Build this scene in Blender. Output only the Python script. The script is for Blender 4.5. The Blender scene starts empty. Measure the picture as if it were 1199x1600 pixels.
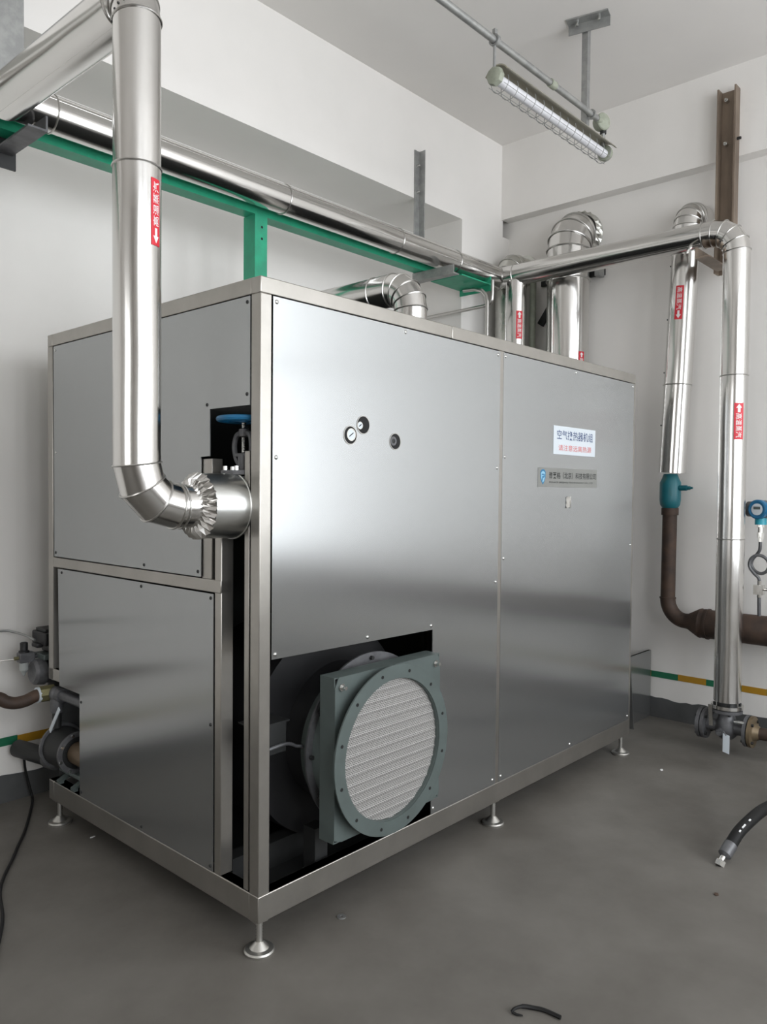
import bpy, bmesh, math, random
from mathutils import Vector, Matrix
random.seed(7)
V = Vector
S = bpy.context.scene
COL = S.collection

# ------------------------------------------------------------------ camera
# solved from the photograph: f 1213 px of a 1199 x 1600 frame
cd = bpy.data.cameras.new('camera'); cam = bpy.data.objects.new('camera', cd); COL.objects.link(cam)
yaw, pitch, roll = 0.8319, -0.0287, 0.0087
fw = V((math.sin(yaw)*math.cos(pitch), math.cos(yaw)*math.cos(pitch), math.sin(pitch)))
rt = V((math.cos(yaw), -math.sin(yaw), 0)); up = rt.cross(fw)
r2 = rt*math.cos(roll)+up*math.sin(roll); u2 = -rt*math.sin(roll)+up*math.cos(roll)
M = Matrix.Identity(4)
for i in range(3):
    M[i][0] = r2[i]; M[i][1] = u2[i]; M[i][2] = -fw[i]
M.translation = V((-1.5365, -1.9253, 1.5))
cam.matrix_world = M
cd.sensor_fit = 'VERTICAL'; cd.sensor_height = 36; cd.lens = 1213.08/1600*36
cd.clip_start = 0.05
S.camera = cam

# ------------------------------------------------------------------ world, lights, exposure
w = bpy.data.worlds.new('world'); S.world = w; w.use_nodes = True
w.node_tree.nodes['Background'].inputs[0].default_value = (.80, .88, 1, 1)
w.node_tree.nodes['Background'].inputs[1].default_value = 1.0
S.view_settings.view_transform = 'Standard'; S.view_settings.look = 'None'
S.view_settings.exposure = 0.06; S.view_settings.gamma = 1; S.view_settings.use_curve_mapping = False

def area(name, loc, direction, sx, sy, energy, color):
    l = bpy.data.lights.new(name, 'AREA'); l.shape = 'RECTANGLE'; l.size = sx; l.size_y = sy
    l.energy = energy; l.color = color
    o = bpy.data.objects.new(name, l); COL.objects.link(o); o.location = loc
    o.rotation_euler = V(direction).to_track_quat('-Z', 'Y').to_euler()
    return o
YW = -4.2                                # inner face of the window wall behind the camera
WINS = [(-2.3, -.7), (-.4, 1.3), (1.6, 3.3)]
for a, b in WINS:
    area('daylight', ((a+b)/2, YW-.40, 2.35), (0, 1, 0.10), b-a, 3.1, 104*(b-a)/1.8, (.95, .975, 1))
area('daylight', (-5.35, -1.2, 2.3), (1, 0, 0.1), 2.2, 2.2, 34, (1, .96, .90))  # added warm fill lamp outside the made-up left opening

# ------------------------------------------------------------------ materials
def mat(name, color, rough=.5, metal=0, **k):
    m = bpy.data.materials.new(name); m.use_nodes = True
    nt = m.node_tree; b = nt.nodes['Principled BSDF']
    b.inputs['Base Color'].default_value = (*color, 1)
    b.inputs['Roughness'].default_value = rough; b.inputs['Metallic'].default_value = metal
    def N(t, **kw):
        n = nt.nodes.new(t)
        for a, v in kw.items(): setattr(n, a, v)
        return n
    tc = N('ShaderNodeTexCoord'); geo = N('ShaderNodeNewGeometry')
    def noise(scale, detail=4, rgh=.55, vec=None, stretch=None):
        n = N('ShaderNodeTexNoise'); n.inputs['Scale'].default_value = scale
        n.inputs['Detail'].default_value = detail; n.inputs['Roughness'].default_value = rgh
        src = geo.outputs['Position']
        if stretch:
            mp = N('ShaderNodeMapping'); mp.inputs['Scale'].default_value = stretch
            nt.links.new(src, mp.inputs['Vector']); src = mp.outputs['Vector']
        nt.links.new(src, n.inputs['Vector']); return n.outputs['Fac']
    def ramp(fac, stops):
        r = N('ShaderNodeValToRGB'); e = r.color_ramp.elements
        while len(e) < len(stops): e.new(.5)
        for q, (p, c) in zip(e, stops):
            q.position = p; q.color = (*c, 1) if len(c) == 3 else c
        nt.links.new(fac, r.inputs['Fac']); return r.outputs['Color']
    if 'mottle' in k:                     # (scale, second colour, lo, hi)
        sc, c2, lo, hi = k['mottle'][:4]
        f = noise(sc, 5, .6, stretch=k.get('stretch'))
        nt.links.new(ramp(f, [(lo, c2), (hi, color)]), b.inputs['Base Color'])
    if 'rvar' in k:
        sc, a, c = k['rvar']
        f = noise(sc, 4, .6, stretch=k.get('stretch'))
        mr = N('ShaderNodeMapRange'); mr.inputs['From Min'].default_value = .3; mr.inputs['From Max'].default_value = .7
        mr.inputs['To Min'].default_value = a; mr.inputs['To Max'].default_value = c
        nt.links.new(f, mr.inputs['Value']); nt.links.new(mr.outputs[0], b.inputs['Roughness'])
    if 'aniso' in k:
        b.inputs['Anisotropic Rotation'].default_value = k.get('arot', 0)
        b.inputs['Anisotropic'].default_value = k['aniso']
        cr = N('ShaderNodeVectorMath', operation='CROSS_PRODUCT')
        nt.links.new(geo.outputs['True Normal'], cr.inputs[0]); cr.inputs[1].default_value = (0, 0, 1)
        nt.links.new(cr.outputs[0], b.inputs['Tangent'])
    last = None
    for sc, dist, st in k.get('bumps', []):
        f = noise(sc, 0 if dist > .0015 else 3, .5, stretch=st)
        bp = N('ShaderNodeBump'); bp.inputs['Strength'].default_value = 1; bp.inputs['Distance'].default_value = dist
        nt.links.new(f, bp.inputs['Height'])
        if last: nt.links.new(last, bp.inputs['Normal'])
        last = bp.outputs['Normal']
    if last: nt.links.new(last, b.inputs['Normal'])
    if 'emit' in k:
        b.inputs['Emission Color'].default_value = (*k['emit'][0], 1); b.inputs['Emission Strength'].default_value = k['emit'][1]
    if 'spec' in k: b.inputs['Specular IOR Level'].default_value = k['spec']
    return m
MW = mat('white_paint', (.80, .775, .745), .6, mottle=(1.3, (.76, .74, .71), .35, .65), bumps=[(9, .002, None)], spec=.3)
MCEIL = mat('ceiling_paint', (.78, .755, .725), .8, mottle=(.8, (.74, .715, .69), .35, .65), bumps=[(5, .002, None)], spec=.2)
MFLOOR = mat('grey_concrete', (.168, .158, .142), .5, mottle=(1.7, (.104, .096, .084), .3, .7), rvar=(4, .42, .62), bumps=[(35, .0006, None), (2, .004, None)], spec=.35)
MSKIRT = mat('grey_skirting_paint', (.085, .087, .088), .55, mottle=(6, (.06, .062, .062), .3, .7))
MGREENP = mat('green_stripe_paint', (.008, .14, .065), .5)
MYELP = mat('yellow_stripe_paint', (.42, .22, .012), .5)
MPANEL = mat('brushed_stainless', (.39, .40, .40), .23, .87, aniso=.93, bumps=[(1.3, .005, None)])
MFRAME = mat('satin_stainless', (.43, .41, .38), .33, .88, aniso=.4, mottle=(6, (.36, .345, .315), .3, .7))
MPIPE = mat('polished_jacket', (.70, .69, .67), .18, 1, bumps=[(4, .005, None)])
MPIPE2 = mat('dull_galvanised_jacket', (.62, .62, .58), .3, 1, rvar=(7, .24, .38), bumps=[(7, .006, None)])
MDRUM = mat('brushed_drum_jacket', (.72, .73, .71), .3, 1, bumps=[(5, .004, None)])
MFOOT = mat('dull_zinc', (.55, .54, .51), .33, .9)
MSEAM = mat('seam_metal', (.52, .51, .49), .28, 1)
MGALV = mat('galvanised_steel', (.40, .405, .395), .5, .75, mottle=(18, (.33, .335, .33), .4, .6))
MBROWNCH = mat('primed_channel_steel', (.27, .215, .165), .5, .45, mottle=(7, (.17, .13, .10), .35, .65), stretch=(1, 1, .25))
MGREEN = mat('green_frame_paint', (.02, .36, .20), .42, mottle=(8, (.025, .28, .165), .35, .6))
MRUST = mat('rusty_steel', (.085, .052, .036), .65, .25, mottle=(9, (.045, .032, .026), .35, .65), bumps=[(50, .0008, None)])
MTEAL = mat('teal_paint', (.008, .13, .16), .4, mottle=(12, (.03, .12, .10), .3, .5))
MFANF = mat('grey_green_enamel', (.098, .122, .117), .42, .1, mottle=(10, (.085, .105, .10), .35, .65))
MDARK = mat('dark_and_shaded_steel', (.035, .036, .036), .5, .5)
MBLACK = mat('black_plastic_and_shade', (.012, .012, .013), .45)
MHOLE = mat('hole_black', (.006, .006, .006), .8)
MCAST = mat('grey_cast_valve', (.15, .152, .158), .45, .4, mottle=(20, (.10, .10, .105), .35, .65))
MBLUE = mat('blue_enamel', (.012, .13, .27), .4)
MCYAN = mat('cyan_enamel', (.02, .32, .42), .35)
MRED = mat('red_print', (.62, .018, .035), .45)
MREDP = mat('red_plastic', (.45, .02, .03), .4)
MWHITE = mat('white_print', (.8, .8, .8), .5)
MSIGN = mat('white_board', (.60, .65, .69), .45)
MNAVY = mat('navy_print', (.03, .06, .17), .5)
MPINK = mat('faded_red_print', (.62, .14, .13), .5)
MPLATE = mat('grey_nameplate', (.27, .275, .26), .35, .4)
MPRINT = mat('dark_grey_print', (.025, .028, .028), .6, spec=.2)
MLOGO = mat('blue_logo_print', (.03, .17, .32), .4)
MLOGO2 = mat('light_blue_print', (.25, .48, .62), .4)
MCHROME = mat('bright_steel', (.75, .74, .71), .18, 1)
MBRASS = mat('dull_brass', (.17, .155, .075), .5, .6)
MRUB = mat('hose_rubber', (.012, .012, .012), .6, spec=.25)
MLAMPH = mat('grey_green_casting', (.34, .36, .29), .5, mottle=(20, (.26, .28, .22), .35, .65))
MREFL = mat('olive_reflector', (.36, .34, .27), .4, .2)
MTUBE = mat('frosted_lamp_tube', (.74, .74, .77), .25)
MGASK = mat('gasket_black', (.02, .02, .02), .7)
MTAN = mat('bronzed_flange', (.19, .145, .09), .45, .5)
MMOTOR = mat('bronze_motor_shell', (.16, .115, .075), .45, .5)
MSCREW = mat('screw_steel', (.62, .62, .60), .25, 1)
MGLASS = mat('bowl_plastic', (.34, .36, .35), .2)

def filter_mat():
    m = mat('perforated_filter', (.42, .41, .395), .55)
    nt = m.node_tree; b = nt.nodes['Principled BSDF']; g = nt.nodes.new('ShaderNodeNewGeometry')
    mp = nt.nodes.new('ShaderNodeMapping'); mp.inputs['Rotation'].default_value = (math.pi/2, 0, 0)
    nt.links.new(g.outputs['Position'], mp.inputs['Vector'])
    br = nt.nodes.new('ShaderNodeTexBrick'); br.inputs['Scale'].default_value = 1
    br.inputs['Brick Width'].default_value = .011; br.inputs['Row Height'].default_value = .0062
    br.inputs['Mortar Size'].default_value = .0016; br.inputs['Mortar Smooth'].default_value = .6
    br.inputs['Color1'].default_value = (.11, .107, .10, 1); br.inputs['Color2'].default_value = (.14, .135, .13, 1)
    br.inputs['Mortar'].default_value = (.38, .37, .355, 1)
    nt.links.new(mp.outputs[0], br.inputs['Vector']); nt.links.new(br.outputs['Color'], b.inputs['Base Color'])
    return m
MFILTER = filter_mat()

# ------------------------------------------------------------------ mesh helpers (world coordinates)
def basis(d):
    d = V(d).normalized(); a = V((0, 0, 1)) if abs(d.z) < .9 else V((1, 0, 0))
    u = a.cross(d).normalized(); return u, d.cross(u).normalized(), d
class MB:
    def __init__(s): s.v = []; s.f = []
    def add(s, vs, fs):
        o = len(s.v); s.v += [V(x) for x in vs]; s.f += [tuple(i+o for i in f) for f in fs]; return s
    def box(s, x0, x1, y0, y1, z0, z1):
        return s.add([(x, y, z) for x in (x0, x1) for y in (y0, y1) for z in (z0, z1)],
                     [(0, 1, 3, 2), (4, 6, 7, 5), (0, 4, 5, 1), (2, 3, 7, 6), (0, 2, 6, 4), (1, 5, 7, 3)])
    def prism(s, pts, axis, a, b):
        n = len(pts)
        def P(p, c):
            return {'x': (c, p[0], p[1]), 'y': (p[0], c, p[1]), 'z': (p[0], p[1], c)}[axis]
        s.add([P(p, a) for p in pts]+[P(p, b) for p in pts],
              [tuple(range(n)), tuple(range(2*n-1, n-1, -1))]+[(i, i+n, (i+1) % n+n, (i+1) % n) for i in range(n)])
        return s
    def obox(s, c, ax, ay, az):            # oriented box: centre, three half-vectors
        c, ax, ay, az = map(V, (c, ax, ay, az))
        return s.add([c+i*ax+j*ay+k*az for i in (-1, 1) for j in (-1, 1) for k in (-1, 1)],
                     [(0, 1, 3, 2), (4, 6, 7, 5), (0, 4, 5, 1), (2, 3, 7, 6), (0, 2, 6, 4), (1, 5, 7, 3)])
    def cyl(s, p0, p1, r0, r1=None, n=24, caps=True):
        return s.lathe(p0, V(p1)-V(p0), [(0, r0), (1, r0 if r1 is None else r1)], n, caps, True)
    def lathe(s, p0, d, prof, n=32, caps=True, rel=False):
        p0 = V(p0); L = V(d).length; u, v, dn = basis(d); k = L if rel else 1
        vs = []; fs = []
        for t, r in prof:
            for i in range(n):
                a = 2*math.pi*i/n; vs.append(p0+dn*t*k+u*r*math.cos(a)+v*r*math.sin(a))
        m = len(prof)
        for j in range(m-1):
            for i in range(n):
                fs.append((j*n+i, j*n+(i+1) % n, (j+1)*n+(i+1) % n, (j+1)*n+i))
        if caps: fs += [tuple(range(n-1, -1, -1)), tuple(range((m-1)*n, m*n))]
        return s.add(vs, fs)
    def ring(s, c, d, ro, ri, th, n=48):   # flat washer, thickness along d
        return s.lathe(c, d, [(0, ri), (0, ro), (th, ro), (th, ri), (0, ri)], n, False)
    def tube(s, pts, r, n=10, closed=False, caps=True):
        pts = [V(p) for p in pts]; m = len(pts); vs = []; fs = []; u = None
        for i, p in enumerate(pts):
            if closed: t = pts[(i+1) % m]-pts[i-1]
            else: t = pts[min(i+1, m-1)]-pts[max(i-1, 0)]
            t.normalize()
            if u is None: u = basis(t)[0]
            u = (u-t*u.dot(t)).normalized(); v = t.cross(u)
            rr = r[i] if isinstance(r, (list, tuple)) else r
            for k in range(n):
                a = 2*math.pi*k/n; vs.append(p+u*rr*math.cos(a)+v*rr*math.sin(a))
        for j in range(m if closed else m-1):
            for k in range(n):
                j2 = (j+1) % m; fs.append((j*n+k, j*n+(k+1) % n, j2*n+(k+1) % n, j2*n+k))
        if caps and not closed: fs += [tuple(range(n-1, -1, -1)), tuple(range((m-1)*n, m*n))]
        return s.add(vs, fs)
    def ball(s, c, r, n=12): 
        prof = [(-r*math.cos(math.pi*i/8), max(1e-4, r*math.sin(math.pi*i/8))) for i in range(9)]
        return s.lathe(c, (0, 0, 1), prof, n, False)
def spline(pts, k=8):
    pts = [V(p) for p in pts]; out = []
    for i in range(len(pts)-1):
        p0 = pts[max(i-1, 0)]; p1 = pts[i]; p2 = pts[i+1]; p3 = pts[min(i+2, len(pts)-1)]
        for j in range(k):
            t = j/k
            out.append(.5*((2*p1)+(p2-p0)*t+(2*p0-5*p1+4*p2-p3)*t*t+(3*p1-p0-3*p2+p3)*t**3))
    out.append(pts[-1]); return out

def thing(name, label, cat, loc, group=None):
    o = bpy.data.objects.new(name, None); COL.objects.link(o); o.location = loc; o.empty_display_size = .1
    o['label'] = label; o['category'] = cat
    if group: o['group'] = group
    return o
def rootloc(p):
    while p.parent: p = p.parent
    return p.location
def part(name, mb, m, parent=None, label=None, bevel=0, smooth=True, angle=35):
    me = bpy.data.meshes.new(name)
    off = rootloc(parent) if parent else V((0, 0, 0))
    # own origin at the part's centre
    c = sum(mb.v, V())/len(mb.v)
    me.from_pydata([tuple(v-c) for v in mb.v], [], mb.f); me.materials.append(m)
    bm = bmesh.new(); bm.from_mesh(me); bmesh.ops.recalc_face_normals(bm, faces=bm.faces)
    if smooth:
        for f in bm.faces: f.smooth = True
        for e in bm.edges:
            if len(e.link_faces) == 2 and e.calc_face_angle(0) > math.radians(angle): e.smooth = False
    bm.to_mesh(me); bm.free()
    o = bpy.data.objects.new(name, me); COL.objects.link(o)
    if parent:
        o.parent = parent
        pw = V((0, 0, 0)); q = parent
        while q: pw = pw+q.location; q = q.parent
        o.location = c-pw
    else: o.location = c
    if label: o['label'] = label
    if bevel:
        b = o.modifiers.new('bevel', 'BEVEL'); b.width = bevel; b.segments = 2; b.limit_method = 'ANGLE'
    return o
def struct(name, mb, m, parent=None, **k):
    o = part(name, mb, m, parent, **k)
    if not parent: o['kind'] = 'structure'
    return o
def solo(name, mb, m, label, cat, group=None, **k):
    o = part(name, mb, m, None, label=label, **k); o['category'] = cat
    if group: o['group'] = group
    return o
def text_mesh(txt, size, boldness=0.0):
    c = bpy.data.curves.new('t', 'FONT'); c.body = txt; c.size = size; c.align_x = 'CENTER'; c.align_y = 'CENTER'
    c.resolution_u = 2; c.offset = boldness
    o = bpy.data.objects.new('t', c); COL.objects.link(o)
    dg = bpy.context.evaluated_depsgraph_get(); me = o.evaluated_get(dg).to_mesh()
    vs = [v.co.copy() for v in me.vertices]; fs = [tuple(p.vertices) for p in me.polygons]
    o.evaluated_get(dg).to_mesh_clear(); bpy.data.objects.remove(o); bpy.data.curves.remove(c)
    return vs, fs
def fit(vs, w, h):
    xs = [v.x for v in vs]; ys = [v.y for v in vs]
    cx, cy = (min(xs)+max(xs))/2, (min(ys)+max(ys))/2
    sx = w/(max(xs)-min(xs)); sy = h/(max(ys)-min(ys))
    return [V(((v.x-cx)*sx, (v.y-cy)*sy, 0)) for v in vs]

# ---- insulated pipe jackets: mitred sections and elbow gores, a bead at each joint
def route(corners, R, ng=4, seams=()):
    pts = [V(corners[0])]; kinds = []
    for i in range(1, len(corners)-1):
        c = V(corners[i]); a = (V(corners[i-1])-c).normalized(); b = (V(corners[i+1])-c).normalized()
        ang = math.pi-a.angle(b); rr = R[i-1] if isinstance(R, (list, tuple)) else R
        if rr <= 0: pts.append(c); kinds.append('s'); continue
        t = rr*math.tan(ang/2); cen = c+(a+b).normalized()*(rr/math.cos(ang/2))
        s0 = c+a*t; s1 = c+b*t
        e0 = s0-cen; e1 = s1-cen; nrm = e0.cross(e1).normalized()
        for k in range(ng+1):
            pts.append(cen+Matrix.Rotation(ang*k/ng, 3, nrm) @ e0)
            kinds.append('s' if k == 0 else 'g')
    pts.append(V(corners[-1])); kinds.append('s')
    # extra seams on straight sections
    out = [pts[0]]; ok = []
    for i, kd in enumerate(kinds):
        a, b = pts[i], pts[i+1]
        if kd == 's':
            cuts = []
            for sm in seams:
                sm = V(sm); t = (sm-a).dot(b-a)/(b-a).length_squared
                if 0.02 < t < .98 and (a+(b-a)*t-sm).length < .05: cuts.append(t)
            for t in sorted(cuts): out.append(a+(b-a)*t); ok.append('s')
        out.append(b); ok.append(kd)
    return out, ok
def jacket(root, corners, r, R=.12, ng=4, seams=(), m=None, cap0=False, cap1=False, seam_ang=.6, beads=True, n=48, n0=None, n1=None):
    m = m or MPIPE
    pts, kinds = route(corners, R, ng, seams)
    u = None; rings = None
    nseg = len(kinds)
    dirs = [(pts[i+1]-pts[i]).normalized() for i in range(nseg)]
    def planen(i):
        if i == 0: return V(n0).normalized() if n0 else dirs[0]
        if i == nseg: return V(n1).normalized() if n1 else dirs[-1]
        return (dirs[i-1]+dirs[i]).normalized()
    for i in range(nseg):
        d = dirs[i]
        if u is None: u = basis(d)[0]
        u = (u-d*u.dot(d)).normalized(); v = d.cross(u)
        rr = r*(1+(.012 if i % 2 else 0)) 
        mb = MB(); vs = []; L = (pts[i+1]-pts[i]).length
        for e, q in ((0, i), (1, i+1)):
            pn = planen(q)
            for k in range(n):
                a = 2*math.pi*k/n; c = u*math.cos(a)*rr+v*math.sin(a)*rr
                base = pts[q]+c; t = -(c.dot(pn))/d.dot(pn)
                vs.append(base+d*t)
        fs = [(k, (k+1) % n, n+(k+1) % n, n+k) for k in range(n)]
        if i == 0 or True: fs.append(tuple(range(n-1, -1, -1)))
        fs.append(tuple(range(n, 2*n)))
        mb.add(vs, fs)
        if kinds[i] == 's' and L > .25:     # longitudinal lap seam
            a = seam_ang; c = (u*math.cos(a)+v*math.sin(a)); tn = d.cross(c)
            mb.obox((pts[i]+pts[i+1])/2+c*rr, c*.0022, tn*.004, d*(L/2-.004))
        part('jacket_section' if kinds[i] == 's' else 'elbow_gore', mb, m, root)
        if beads and i > 0:
            pn = planen(i); ring = []
            for k in range(n):
                a = 2*math.pi*k/n; c = (u*math.cos(a)+v*math.sin(a))*(r*1.02); t = -(c.dot(pn))/d.dot(pn)
                ring.append(pts[i]+c+d*t)
            part('seam_bead', MB().tube(ring, max(.0028, r*.045), 6, closed=True), MSEAM, root)
def pipe_label(root, p0, d, r, ang, t0, t1, wid, arrow, label=None):
    """red sticker wrapped on a pipe. arrow: 'down_left' (arrow at the bottom, text ccw), 'up_left' (arrow on top, text cw), 'down_right' (text cw, arrow at bottom)"""
    p0 = V(p0); d = V(d).normalized()
    e = V((math.cos(ang), math.sin(ang), 0)); e = (e-d*e.dot(d)).normalized(); f = d.cross(e)
    H = t1-t0; rr = r*1.012+.0016
    def P(s, t, lift=0): 
        a = s/rr; return p0+d*(t0+t)+(e*math.cos(a)+f*math.sin(a))*(rr+lift)
    mb = MB(); n = 8; vs = []; fs = []
    for i in range(n+1):
        s = -wid/2+wid*i/n; vs += [P(s, 0), P(s, H), P(s, 0, -.0012), P(s, H, -.0012)]
    for i in range(n):
        o = i*4; fs += [(o, o+4, o+5, o+1), (o+2, o+3, o+7, o+6), (o, o+2, o+6, o+4), (o+1, o+5, o+7, o+3)]
    fs += [(0, 1, 3, 2), (n*4, n*4+2, n*4+3, n*4+1)]
    mb.add(vs, fs); lab = part('flow_sticker', mb, MRED, root, label=label or 'red sticker with white characters and an arrow')
    tv, tf = text_mesh('高温蒸汽', .1, .0006); tv = fit(tv, H*.66, wid*.66)
    ccw = arrow == 'down_left'
    arrow_low = arrow != 'up_left'
    ct = H*(.62 if arrow_low else .38)
    q = MB(); q.add([P((-v.y if ccw else v.y)*1.0, ct+(v.x if ccw else -v.x), .0006) for v in tv], tf)
    part('flow_lettering', q, MWHITE, lab, smooth=False)
    # arrow pointing to the end away from the text
    a0, a1 = (H*.26, H*.03) if arrow_low else (H*.74, H*.97)
    sgn = 1 if a1 > a0 else -1; hh = H*.11
    pl = [(-wid*.14, a0), (wid*.14, a0), (wid*.14, a1-sgn*hh), (wid*.32, a1-sgn*hh), (0, a1), (-wid*.32, a1-sgn*hh), (-wid*.14, a1-sgn*hh)]
    q = MB(); q.add([P(s, t, .0006) for s, t in pl], [(0, 1, 2, 6), (2, 3, 4), (6, 2, 4), (5, 6, 4)])
    part('flow_arrow', q, MWHITE, lab, smooth=False)
def bolts(root, c, d, R, k, r=.008, h=.012, phase=0, m=None, name='bolt'):
    u, v, dn = basis(d)
    for i in range(k):
        a = 2*math.pi*i/k+phase; p = V(c)+u*R*math.cos(a)+v*R*math.sin(a)
        part(name, MB().cyl(p, p+dn*h, r, n=6), m or MSCREW, root)

# ------------------------------------------------------------------ the room
YB, YBU, XR, XRU, ZC, XL = 1.85, 1.40, 3.50, 3.40, 4.08, -5.2
struct('floor', MB().box(XL-.2, XR+.2, YW-.4, YB+.2, -.1, 0), MFLOOR)
struct('ceiling', MB().box(XL-.2, XR+.2, YW-.4, YB+.2, ZC, ZC+.15), MCEIL)
# back wall: recessed lower field, deep beam above, corner pilaster on the right
bw = struct('wall_back', MB().box(XL, XR+.2, YB, YB+.2, 0, ZC), MW)
struct('beam', MB().box(XL, XRU+.02, YBU, YB, 3.41, ZC), MW, bw)
struct('pilaster', MB().box(2.91, XR, YBU, YB, 0, 3.41), MW, bw)
rw = struct('wall_right', MB().box(XR, XR+.2, YW, YB, 0, ZC), MW)
struct('beam', MB().box(XRU, XR, YW, YBU, 3.53, ZC), MW, rw)
lw = struct('wall_left', MB().box(XL-.2, XL, YW, -2.4, 0, ZC).box(XL-.2, XL, 0, YB, 0, ZC).box(XL-.2, XL, -2.4, 0, 0, 1.1).box(XL-.2, XL, -2.4, 0, 3.1, ZC), MW)
fwm = MB(); xs = [XL-.2]+[q for ab in WINS for q in ab]+[XR+.2]
for i in range(0, len(xs), 2): fwm.box(xs[i], xs[i+1], YW-.24, YW, 0, ZC)
for a, b in WINS: fwm.box(a, b, YW-.24, YW, 0, .8).box(a, b, YW-.24, YW, 3.9, ZC)
struct('wall_front', fwm, MW)
def window(nm, rects, pos, axis, lo, hi, z0, z1):
    mb = MB(); t = .035
    mid = [(lo+(hi-lo)*k/2) for k in range(3)]
    def B(a, b, c, e):
        if axis == 'x': mb.box(a, b, pos-.03, pos+.03, c, e)
        else: mb.box(pos-.03, pos+.03, a, b, c, e)
    for q in mid: B(max(lo, q-t), min(hi, q+t), z0, z1)
    for z in (z0+t, z0+(z1-z0)*.62, z1-t): B(lo, hi, z-t*.8, z+t*.8)
    struct(nm, mb, MWHITE)
window('window_1', None, YW-.14, 'x', *WINS[0], .8, 3.9)
window('window_2', None, YW-.14, 'x', *WINS[1], .8, 3.9)
window('window_3', None, YW-.14, 'x', *WINS[2], .8, 3.9)
window('added_window', None, XL-.12, 'y', -2.4, 0, 1.1, 3.1)  # unseen left window, added to spread the light over more area
# painted skirting with a ragged hand-painted top edge
def ragged(name, axis, pos, a, b, th):
    n = int(abs(b-a)/.04); pts = [(a, 0)]
    for i in range(n+1):
        pts.append((a+(b-a)*i/n, .13+random.uniform(-.005, .005)+(.006*math.sin(i*.7))))
    pts.append((b, 0))
    return struct(name, MB().prism(pts, axis, pos, pos+th), MSKIRT, smooth=False)
ragged('baseboard_back', 'y', YB-.004, XL, 2.91, .003)
ragged('baseboard_right', 'x', XR-.004, YW, YBU-.005, .003)
# taped stripe, alternating green and yellow
def stripe(nm, axis, pos, a0, step, lo, hi, zc, hh):
    e = bpy.data.objects.new(nm, None); COL.objects.link(e); e['kind'] = 'structure'
    k = 0; s = a0
    segs = []
    while s > lo: s -= step; k -= 1
    i = k
    while s < hi-.01:
        a, b = max(s, lo), min(s+step, hi)
        if b-a > .01:
            dz = random.uniform(-.003, .003)
            mb = MB().prism([(a, zc-hh+dz), (b-.001, zc-hh+dz), (b-.001, zc+hh+dz), (a, zc+hh+dz)], axis, pos-.0035, pos-.0005)
            part('stripe_segment', mb, MGREENP if i % 2 == 0 else MYELP, e)
        s += step; i += 1
stripe('trim_1', 'x', XR, .042, .181, YW+.1, 1.38, .290, .020)
stripe('trim_2', 'y', YB, -.167, .181, -4.9, 2.90, .290, .020)

# ------------------------------------------------------------------ stainless cabinet
L, W, ZB, ZT = 2.694, 1.481, .111, 2.164
cab = thing('heat_exchanger_cabinet', 'large brushed stainless steel cabinet standing on screw feet in the middle of the room', 'cabinet', (L/2, W/2, 0))
pw = .046
g = MB  # frame: bottom rails, top rails, posts, all separate bars
zb1, zt0 = .198, 2.112
for a in ((0, L, 0, pw), (0, L, W-pw, W)): part('bottom_rail', g().box(a[0], a[1], a[2], a[3], ZB, zb1), MFRAME, cab, bevel=.003)
for a in ((0, pw, pw, W-pw), (L-pw, L, pw, W-pw)): part('bottom_rail', g().box(a[0], a[1], a[2], a[3], ZB, zb1), MFRAME, cab, bevel=.003)
part('top_rail', g().box(0, .98, 0, pw, zt0, ZT), MFRAME, cab, bevel=.003)
part('top_rail', g().box(.9815, L, 0, pw, zt0, ZT), MFRAME, cab, bevel=.003)
part('top_rail', g().box(0, L, W-pw, W, zt0, ZT), MFRAME, cab, bevel=.003)
for a in ((0, pw, pw, W-pw), (L-pw, L, pw, W-pw)): part('top_rail', g().box(a[0], a[1], a[2], a[3], zt0, ZT), MFRAME, cab, bevel=.003)
for x, y in ((0, 0), (L-pw, 0), (0, W-pw), (L-pw, W-pw)):
    part('corner_post', g().box(x, x+pw, y, y+pw, .648 if (x == 0 and y > 1) else zb1, zt0), MFRAME, cab, bevel=.003)
part('middle_post', g().box(1.318, 1.364, 0, pw, zb1, zt0), MFRAME, cab, bevel=.003)
part('middle_post', g().box(1.318, 1.364, W-pw, W, zb1, zt0), MFRAME, cab, bevel=.003)
part('inner_post', g().box(.002, .052, .203, .240, zb1, 1.40), MFRAME, cab, bevel=.003)
part('inner_post', g().box(.006, .05, .262, .318, 1.19, 1.60), MFRAME, cab, bevel=.002)
part('inner_post', g().box(.004, .03, .058, .082, zb1, 1.62), MFRAME, cab, bevel=.002)
part('side_rail', g().box(0, pw, .203, W-pw, 1.149, 1.193), MFRAME, cab, bevel=.003)
# skins
part('top_panel', g().box(pw, L-pw, pw, W-pw, 2.14, 2.143), MPANEL, cab)
part('bottom_panel', g().box(pw, L-pw, pw, W-pw, ZB+.01, ZB+.013), MDARK, cab)
part('rear_panel', g().box(pw, L-pw, W-.01, W-.007, zb1, zt0), MPANEL, cab)
part('end_panel', g().box(L-.004, L-.001, pw+.002, W-pw, zb1, zt0), MPANEL, cab)
part('front_panel', g().prism([(.050, .953), (.872, .945), (.872, .201), (1.326, .201), (1.326, 2.108), (.050, 2.108)], 'y', -.0015, .0015), MPANEL, cab, smooth=False)
part('front_panel', g().prism([(1.352, .201), (L-.024, .201), (L-.024, 2.108), (1.352, 2.108)], 'y', -.0015, .0015), MPANEL, cab, smooth=False)
part('side_panel', g().prism([(.050, 2.108), (.050, 1.765), (.264, 1.765), (.264, 1.608), (.316, 1.606), (.316, 1.197), (1.419, 1.197), (1.419, 2.108)], 'x', -.0015, .0015), MPANEL, cab, smooth=False)
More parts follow.
